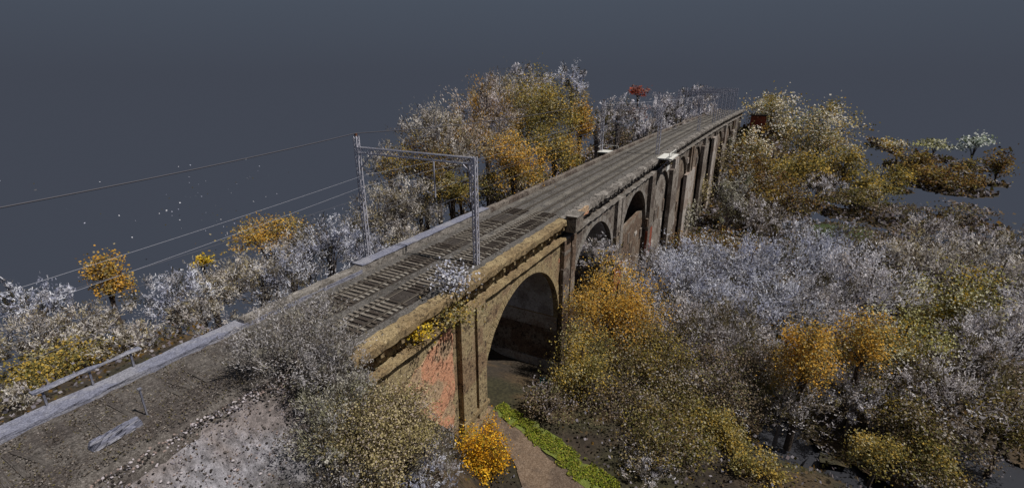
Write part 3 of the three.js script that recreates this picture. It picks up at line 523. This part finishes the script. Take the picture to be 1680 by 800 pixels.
// ---------- wires ----------
function wire(pts, r, mat, name, label, group) {
  const gs = []; for (let i = 0; i < pts.length - 1; i++) { const [s0, y0, l0] = pts[i], [s1, y1, l1] = pts[i + 1], N = Math.max(4, Math.round(Math.abs(s1 - s0) / 3)), q = [];
    for (let k = 0; k <= N; k++) { const u = k / N, s = lerp(s0, s1, u); q.push(new THREE.Vector3(s, lerp(y0, y1, u) - 4 * u * (1 - u) * (pts.sag ?? 0), lerp(l0, l1, u) + off(s))); }
    gs.push(new THREE.TubeGeometry(new THREE.CatmullRomCurve3(q), N, r, 5)); }
  const m = shade(new THREE.Mesh(mergeGeometries(gs), mat)); m.name = numbered(name); scene.add(m); return tag(m, label, 'wire', group);
}
const ps = [-60, -1.9, 66, 113, 150, 186];
for (const [c, w] of [[-6.25, 'shaded'], [-2.65, 'sunlit']]) {
  wire(ps.map((s) => [s, 5.7, c]), 0.012, M.thinWire, 'contact_wire', `lower contact wire over the ${w === 'shaded' ? 'track on the shaded side' : 'track by the sunlit parapet'}`, 'overhead line wires');
  const p = ps.map((s) => [s, 7.05, c]); p.sag = 0.55; wire(p, 0.012, M.thinWire, 'messenger_wire', `sagging upper wire over the ${w === 'shaded' ? 'track on the shaded side' : 'track by the sunlit parapet'}`, 'overhead line wires');
}
{ const p = [[-60, 9.6, -13.6], [-1.9, 10.25, -14], [66, 10.2, -12.9], [113, 10.2, -12.6], [150, 10.2, -12.6], [186, 10.2, -12.6]]; p.sag = 0.9; wire(p, 0.045, M.darkWire, 'feeder_wire', 'thick dark feeder wire running off the left portal mast tops', 'overhead line wires');
  const q = [[-60, 4.6, -12], [-1.9, 6.4, -13.6], [66, 6.4, -12.6]]; q.sag = 0.5; wire(q, 0.011, M.wire, 'return_wire', 'upper pale return wire on the outer side of the left masts', 'overhead line wires');
  const q2 = [[-60, 3.4, -11.6], [-1.9, 5.4, -13.6], [66, 5.6, -12.6]]; q2.sag = 0.5; wire(q2, 0.011, M.wire, 'return_wire', 'lower pale return wire on the outer side of the left masts', 'overhead line wires');
  const e = [[66, 9.3, -12.9], [113, 9.3, -0.9]]; e.sag = 0.4; wire(e, 0.02, M.wire, 'cross_wire', 'wire crossing from the second portal to the third', 'overhead line wires'); }

// ---------- small things ----------
{
  const h = thing('brick_hut', 'small red brick hut with dark flat roof at the far end of the viaduct', 'hut', [196, -7.6, 11.5], 0);
  part('wall', bx(-3, 3, 0, 6.2, -2.8 - off(0), 2.8), M.redBrick, h); part('roof', bx(-3.4, 3.4, 6.2, 6.7, -3.2, 3.2), plain('#3a3230', 0.9), h); part('door', bx(-3.06, -2.98, 0, 2.2, -0.6, 0.6), plain('#2f2622', 0.8), h);
  const c = thing('teal_crate', 'small teal open crate on the ground under the big arch', 'crate', [3.2, ground(3.2, 3.2) + 0.12, 3.2], 0.5);
  for (const [a, b] of [[-0.7, -0.62], [0.62, 0.7]]) { part('side', bx(a, b, 0, 0.75, -0.5, 0.5), M.teal, c); part('end', bx(-0.62, 0.62, 0, 0.7, a * 0.7, b * 0.7), M.teal, c); } part('base', bx(-0.6, 0.6, 0, 0.06, -0.42, 0.42), M.teal, c);
}

// ---------- trees and bushes ----------
const eye = camera.position;
function cloud(points, sizes, colors, along) { // small leaf and twig faces joined to one geometry
  const n = sizes.length, pos = new Float32Array(n * 12), cl = new Float32Array(n * 12), idx = new Uint32Array(n * 6), a = new THREE.Vector3(), b = new THREE.Vector3(), nm = new THREE.Vector3();
  for (let i = 0; i < n; i++) {
    let s = sizes[i] / 2, t = s * rr(0.7, 1.3); const c = colors[i], k = rr(0.85, 1.15);
    nm.set(gauss() * 0.8, gauss() * 0.8 + 0.75, gauss() * 0.8 + 0.45).normalize();
    if (along && along[i * 3] < 9) { b.set(along[i * 3], along[i * 3 + 1], along[i * 3 + 2]).normalize(); a.crossVectors(b, nm).normalize(); t = s * 2.1; s *= 0.58; } else { a.set(gauss(), gauss(), gauss()).cross(nm).normalize(); b.crossVectors(nm, a); }
    const x = points[i * 3], y = points[i * 3 + 1], z = points[i * 3 + 2];
    for (let q = 0; q < 4; q++) { const u = q === 1 || q === 2 ? s : -s, v = q > 1 ? t : -t, o = i * 12 + q * 3; pos[o] = x + a.x * u + b.x * v; pos[o + 1] = y + a.y * u + b.y * v; pos[o + 2] = z + a.z * u + b.z * v; cl[o] = c.r * k; cl[o + 1] = c.g * k; cl[o + 2] = c.b * k; }
    const f = i * 4, e = i * 6; idx[e] = f; idx[e + 1] = f + 1; idx[e + 2] = f + 2; idx[e + 3] = f; idx[e + 4] = f + 2; idx[e + 5] = f + 3;
  }
  const g = new THREE.BufferGeometry(); g.setAttribute('position', new THREE.BufferAttribute(pos, 3)); g.setAttribute('color', new THREE.BufferAttribute(cl, 3)); g.setIndex(new THREE.BufferAttribute(idx, 1)); return g;
}
function plant(x, z, yc, rx, ry, kind, label, density = 1) {
  const y0 = ground(x, z), d = Math.hypot(x - eye.x, yc - eye.y, z - eye.z), bare = kind.startsWith('lav') || kind === 'twig', low = ry < 2.6 && yc - y0 < ry * 1.8, pal = palettes[kind];
  yc = Math.max(yc, y0 + ry * 0.55);
  const t = thing(low ? (bare ? 'bare_shrub' : 'leafy_shrub') : bare ? 'bare_tree' : 'autumn_tree', label, low ? 'shrub' : 'tree', [x, y0, z], 0, low ? 'shrubs in the valley and on the banks' : 'trees in the valley');
  const h = yc - y0, r0 = Math.min(0.45, 0.05 + 0.022 * (h + ry)), lean = rr(-0.3, 0.3), bm = bare ? M.barkPale : M.bark;
  part(low ? 'stem' : 'trunk', limb([[0, -0.4, 0], [lean * 0.4, h * 0.45, 0.1], [lean, h, 0], [lean * 1.2, h + ry * 0.6, 0.1]], r0, r0 * 0.25, 7), bm, t);
  const px = rx / d * 488, py = ry / d * 488, size = Math.max(0.04, d * (bare ? 0.0019 : 0.0021));
  const n = Math.round(px * py * 4 * (bare ? 1.95 : 1.8) * density) + 160, K = Math.max(10, Math.round(16 + Math.sqrt(px * py) * (bare ? 1.5 : 1.2))), cl = [], boughs = [];
  for (let k = 0; k < K; k++) {
    const q = rr(-0.75, 1), f = rr(0, 6.283), e = Math.sqrt(1 - q * q), rad = (k % 3 ? rr(0.62, 1.02) : rr(0.15, 0.62)) * (0.72 + 0.42 * noise(Math.cos(f) * 1.7 + x, q * 1.7 + Math.sin(f) * 1.7 + z));
    const c = [Math.cos(f) * e * rx * rad, h + q * ry * rad, Math.sin(f) * e * rx * rad]; if (c[1] < 0.2) c[1] = 0.2 + rnd() * 0.5;
    const fork = [lean * 0.7 + c[0] * 0.35, Math.max(0.1, lerp(h - ry * 0.7, c[1], 0.45)), c[2] * 0.35];
    cl.push([c, rr(0.12, 0.27), Math.floor(rnd() * pal.length), fork]);
    if (k < (bare ? 16 : 9)) boughs.push(limb([[lean * 0.5, h * rr(0.25, 0.6), 0], fork, c], r0 * 0.4, r0 * 0.07, 4));
  }
  if (boughs.length) part('limbs', mergeGeometries(boughs), bm, t);
  const P = [], S = [], C = [], D = [], add = (x1, y1, z1, s, c, u = 9, v = 0, w = 0) => { P.push(x1, y1 < 0.02 ? rnd() * 0.5 : y1, z1); S.push(s); C.push(c); D.push(u, v, w); };
  const tint = (tone) => pal[rnd() < 0.55 ? tone : Math.floor(rnd() * pal.length)];
  if (bare) { // sprays of fine twigs growing out of each bough end
    const per = 26, twigs = Math.max(K, Math.round(n / per));
    for (let k = 0; k < twigs; k++) {
      const [c, r, tone, fork] = cl[k % K], len = r * (rx + ry) * rr(0.5, 1.25), tn = tint(tone);
      const u = (c[0] - fork[0]) / rx + gauss() * 0.5, v = (c[1] - fork[1]) / ry + 0.45 + gauss() * 0.4, w = (c[2] - fork[2]) / rx + gauss() * 0.5, m = Math.hypot(u, v, w) || 1;
      const o = [c[0] + gauss() * r * rx * 0.5, c[1] + gauss() * r * ry * 0.5 - len * 0.25, c[2] + gauss() * r * rx * 0.5];
      for (let i = 0; i < per; i++) { const q = i / per, j = len * 0.16 * (0.4 + q), su = u / m + gauss() * 0.45, sv = v / m + gauss() * 0.45, sw = w / m + gauss() * 0.45;
        add(o[0] + u / m * len * q + gauss() * j, o[1] + v / m * len * q + gauss() * j, o[2] + w / m * len * q + gauss() * j, size * rr(0.6, 1.3), rnd() < 0.7 ? tn : tint(tone), su, sv, sw); }
    }
  } else for (let i = 0; i < n; i++) {
    const [c, r, tone, fork] = cl[Math.floor(rnd() * K)], q = i % 9 === 0 ? rnd() : 1, g = i % 5 === 0 ? 1.15 : 0.8;
    add(lerp(fork[0], c[0], q) + gauss() * r * rx * g, lerp(fork[1], c[1], q) + gauss() * r * ry * g, lerp(fork[2], c[2], q) + gauss() * r * rx * g, size * rr(0.6, 1.4), tint(tone));
  }
  part('crown', cloud(P, S, C, D), M.leaf, t, 'stuff');
  return t;
}
for (const p of plants) plant(...p);
// plants growing on the masonry
function tuft(x, y, z, rx, ry, n, kind, label, size) {
  const t = thing(kind.startsWith('lav') ? 'bare_shrub' : 'leafy_shrub', label, 'shrub', [x, y, z]), P = [], S = [], C = [], pal = palettes[kind];
  const st = []; for (let k = 0; k < 6; k++) st.push(limb([[0, -0.1, 0], [rr(-0.3, 0.3) * rx, ry * 0.6, rr(-0.3, 0.3) * rx], [rr(-0.8, 0.8) * rx, ry * rr(0.9, 1.6), rr(-0.8, 0.8) * rx]], 0.03, 0.01, 4));
  part('stems', mergeGeometries(st), M.barkPale, t);
  for (let i = 0; i < n; i++) { P.push(gauss() * rx * 0.5, Math.abs(ry * 0.9 + gauss() * ry * 0.5), gauss() * rx * 0.5); S.push(size * rr(0.6, 1.4)); C.push(pal[Math.floor(rnd() * pal.length)]); }
  part('crown', cloud(P, S, C), M.leaf, t, 'stuff'); return t;
}
tuft(-8.2, 0.3, 0.6, 1.5, 1.1, 800, 'lavblue', 'small bare blue-grey shrub growing on the near parapet', 0.12);
tuft(-9.4, -1.2, 1.3, 1.9, 0.55, 700, 'olivegold', 'golden-brown creeper hanging below the near parapet', 0.12);
tuft(-12.6, -1.3, 1.0, 1.0, 0.6, 350, 'yellow', 'yellow tuft growing in the recess under the near parapet', 0.11);

tuft(34.5, -21, 1.6, 2.6, 2.4, 900, 'olive', 'olive creeper on the pier between the second and third arch', 0.2);
tuft(75, -25, 1.4, 4.5, 3.2, 1200, 'rust', 'rusty creeper climbing the walled-up arch beyond the brick pier foot', 0.28);
tuft(96, -24, 1.6, 3.2, 4, 900, 'lavgreen', 'grey-green creeper on the far viaduct wall', 0.3);
tuft(118, -22, 1.6, 4.2, 4.5, 1100, 'tan', 'tan creeper covering a far pier', 0.34);
tuft(60.5, -1.6, 1.5, 1.3, 0.7, 300, 'olive', 'dark weeds under the white platform on the sunlit side', 0.2);
tuft(150, -19, 1.8, 6, 5.5, 1300, 'tan', 'broad tan-green creeper over the last piers before the far end', 0.4);
tuft(172, -16, 1.8, 5, 5, 1000, 'lavgreen', 'grey-green creeper on the masonry below the brick hut', 0.42);
// ---------- ground cover ----------
{
  const P = [], S = [], C = [], pal = ['#6b5a44', '#4a3f33', '#3a332b', '#7d7378', '#8d8a96', '#5c5730', '#7a5f30', '#413c28', '#a5a0a8'].map(col);
  for (let i = 0; i < 150000 && S.length < 70000; i++) {
    const s = -46 + 290 * rnd() ** 1.7, l = rr(-60, 98); if (!solid(s, l) || ((s - 96) / 8) ** 2 + ((l - 37) / 7) ** 2 < 1 || (l - off(s) > -11 && l - off(s) < 1.6)) continue;
    if (s < 6 && s > -22 && l > -12 && l < 22) { let inside = false; for (let k = 0; k <= 48; k++) { const a = pathL[k], b = vergeR[k]; if (Math.abs(l - (a[1] + b[1]) / 2) < 3.2 && s > Math.min(a[0], b[0]) && s < Math.max(a[0], b[0])) inside = true; } if (inside) continue; }
    if (s < -22 && l > -4.5 && l < 2.4 && rnd() < 0.85) continue;
    const y = ground(s, l), d = Math.hypot(s - eye.x, y - eye.y, l - eye.z); P.push(s, y + rnd() ** 2 * 1.3, l); S.push(Math.max(0.07, d * 0.0038) * rr(0.6, 1.4)); C.push(pal[Math.floor(rnd() * pal.length)]);
  }
  for (let i = 0; i < 9000; i++) { const s = rr(-36, -21), l = rr(-3, 3), y = ground(s, l); if (fbm(s * 0.8, l * 0.8, 3) < 0.42) continue; P.push(s, y + rnd() * 0.12, l); S.push(rr(0.03, 0.08)); C.push(pal[[3, 4, 8, 8, 4, 0, 1][i % 7]]); }
  struct('undergrowth', cloud(P, S, C), M.leaf, 'stuff').userData.label = 'brown and grey undergrowth covering the valley floor';
}
{ // blades of the verge
  const P = [], S = [], C = [], pal = ['#8a9c30', '#a0aa3c', '#6c7c28', '#b0aa48', '#5c6424', '#8a8444'].map(col);
  for (let i = 0; i < 20000; i++) { const k = Math.floor(rr(15, 48)), u = rr(-0.2, 1.15), w = rnd(), a = pathR[k], b = vergeR[k], a2 = pathR[k + 1] ?? a, b2 = vergeR[k + 1] ?? b, s = lerp(lerp(a[0], b[0], u), lerp(a2[0], b2[0], u), w), l = lerp(lerp(a[1], b[1], u), lerp(a2[1], b2[1], u), w); if (fbm(s * 0.9, l * 0.9, 3) + 0.25 * (1 - 2 * Math.abs(u - 0.5)) < 0.5) continue; P.push(s, ground(s, l) + 0.13 + rnd() * 0.14, l); S.push(rr(0.05, 0.11)); C.push(pal[Math.floor(rnd() * 6)]); }
  struct('grass', cloud(P, S, C), M.leaf, 'stuff').userData.label = 'bright green grass beside the path';
}
{ // rubble along the top of the pale slope, stones on the slope
  const gs = [], g0 = flat(new THREE.IcosahedronGeometry(1, 0)); const darkC = ['#35302f', '#57514f', '#b5aeb4', '#8f7f7a', '#2a2524'].map(col);
  for (let i = 0; i < 3200; i++) { const s = rr(-36, -19), l = -2.9 - smooth(-24, -19, s) * -1.2 + (i < 2200 ? gauss() * 0.35 : rr(0, 3.5)), r = rr(0.02, 0.075), g = g0.clone(), c = darkC[Math.floor(rnd() * 5)]; g.scale(r * rr(0.7, 1.4), r * 0.8, r); g.rotateY(rr(0, 6)); g.translate(s, ground(s, l) + 0.05 + r * 0.5, l); const a = new Float32Array(g.attributes.position.count * 3); for (let k = 0; k < a.length; k += 3) a.set([c.r, c.g, c.b], k); g.setAttribute('color', new THREE.BufferAttribute(a, 3)); gs.push(g); }
  struct('rubble', mergeGeometries(gs), M.stone, 'stuff').userData.label = 'dark and pale rubble along the top of the bare slope';
}
{ // loose stones and clods on the old trackbed, ballast on the open deck
  const gs = [], g0 = flat(new THREE.TetrahedronGeometry(1, 0)), tones = ['#5a5048', '#453c36', '#6e655c', '#7d756e', '#352e2a', '#8a8380', '#5f5838'].map(col);
  for (let i = 0; i < 14000; i++) { const near = i < 9000, s = near ? rr(-40, -18.5) : -18.5 + 90 * rnd() ** 1.5, l = near ? rr(-8.5, -2.9) : rr(-8.5, -0.1), r = near ? rr(0.02, 0.06) : rr(0.03, 0.07), g = g0.clone(), c = tones[Math.floor(rnd() * 7)]; g.rotateX(rr(0, 6)); g.rotateY(rr(0, 6)); g.scale(r, r * 0.8, r * rr(0.8, 1.5)); g.translate(s, -0.17 + r * 0.2, l + off(s)); const a = new Float32Array(g.attributes.position.count * 3); for (let k = 0; k < a.length; k += 3) { a[k] = c.r; a[k + 1] = c.g; a[k + 2] = c.b; } g.setAttribute('color', new THREE.BufferAttribute(a, 3)); gs.push(g); }
  struct('ballast_stones', mergeGeometries(gs), M.stone, 'stuff').userData.label = 'loose brown and grey ballast stones on the trackbed';
}
{ // scan noise specks added in the air at the left
  const P = [], S = [], C = [], pal = palettes.lavblue;
  for (let i = 0; i < 100; i++) { const s = -8 + gauss() * 6, l = -32 + gauss() * 4.5; P.push(s, 2 + gauss() * 2.6, l); S.push(rr(0.06, 0.13)); C.push(pal[Math.floor(rnd() * 5)]); }
  struct('stray_scan_specks', cloud(P, S, C), M.leaf, 'stuff').userData.label = 'loose pale scan specks added in the air at the left';
}
renderer.render(scene, camera);
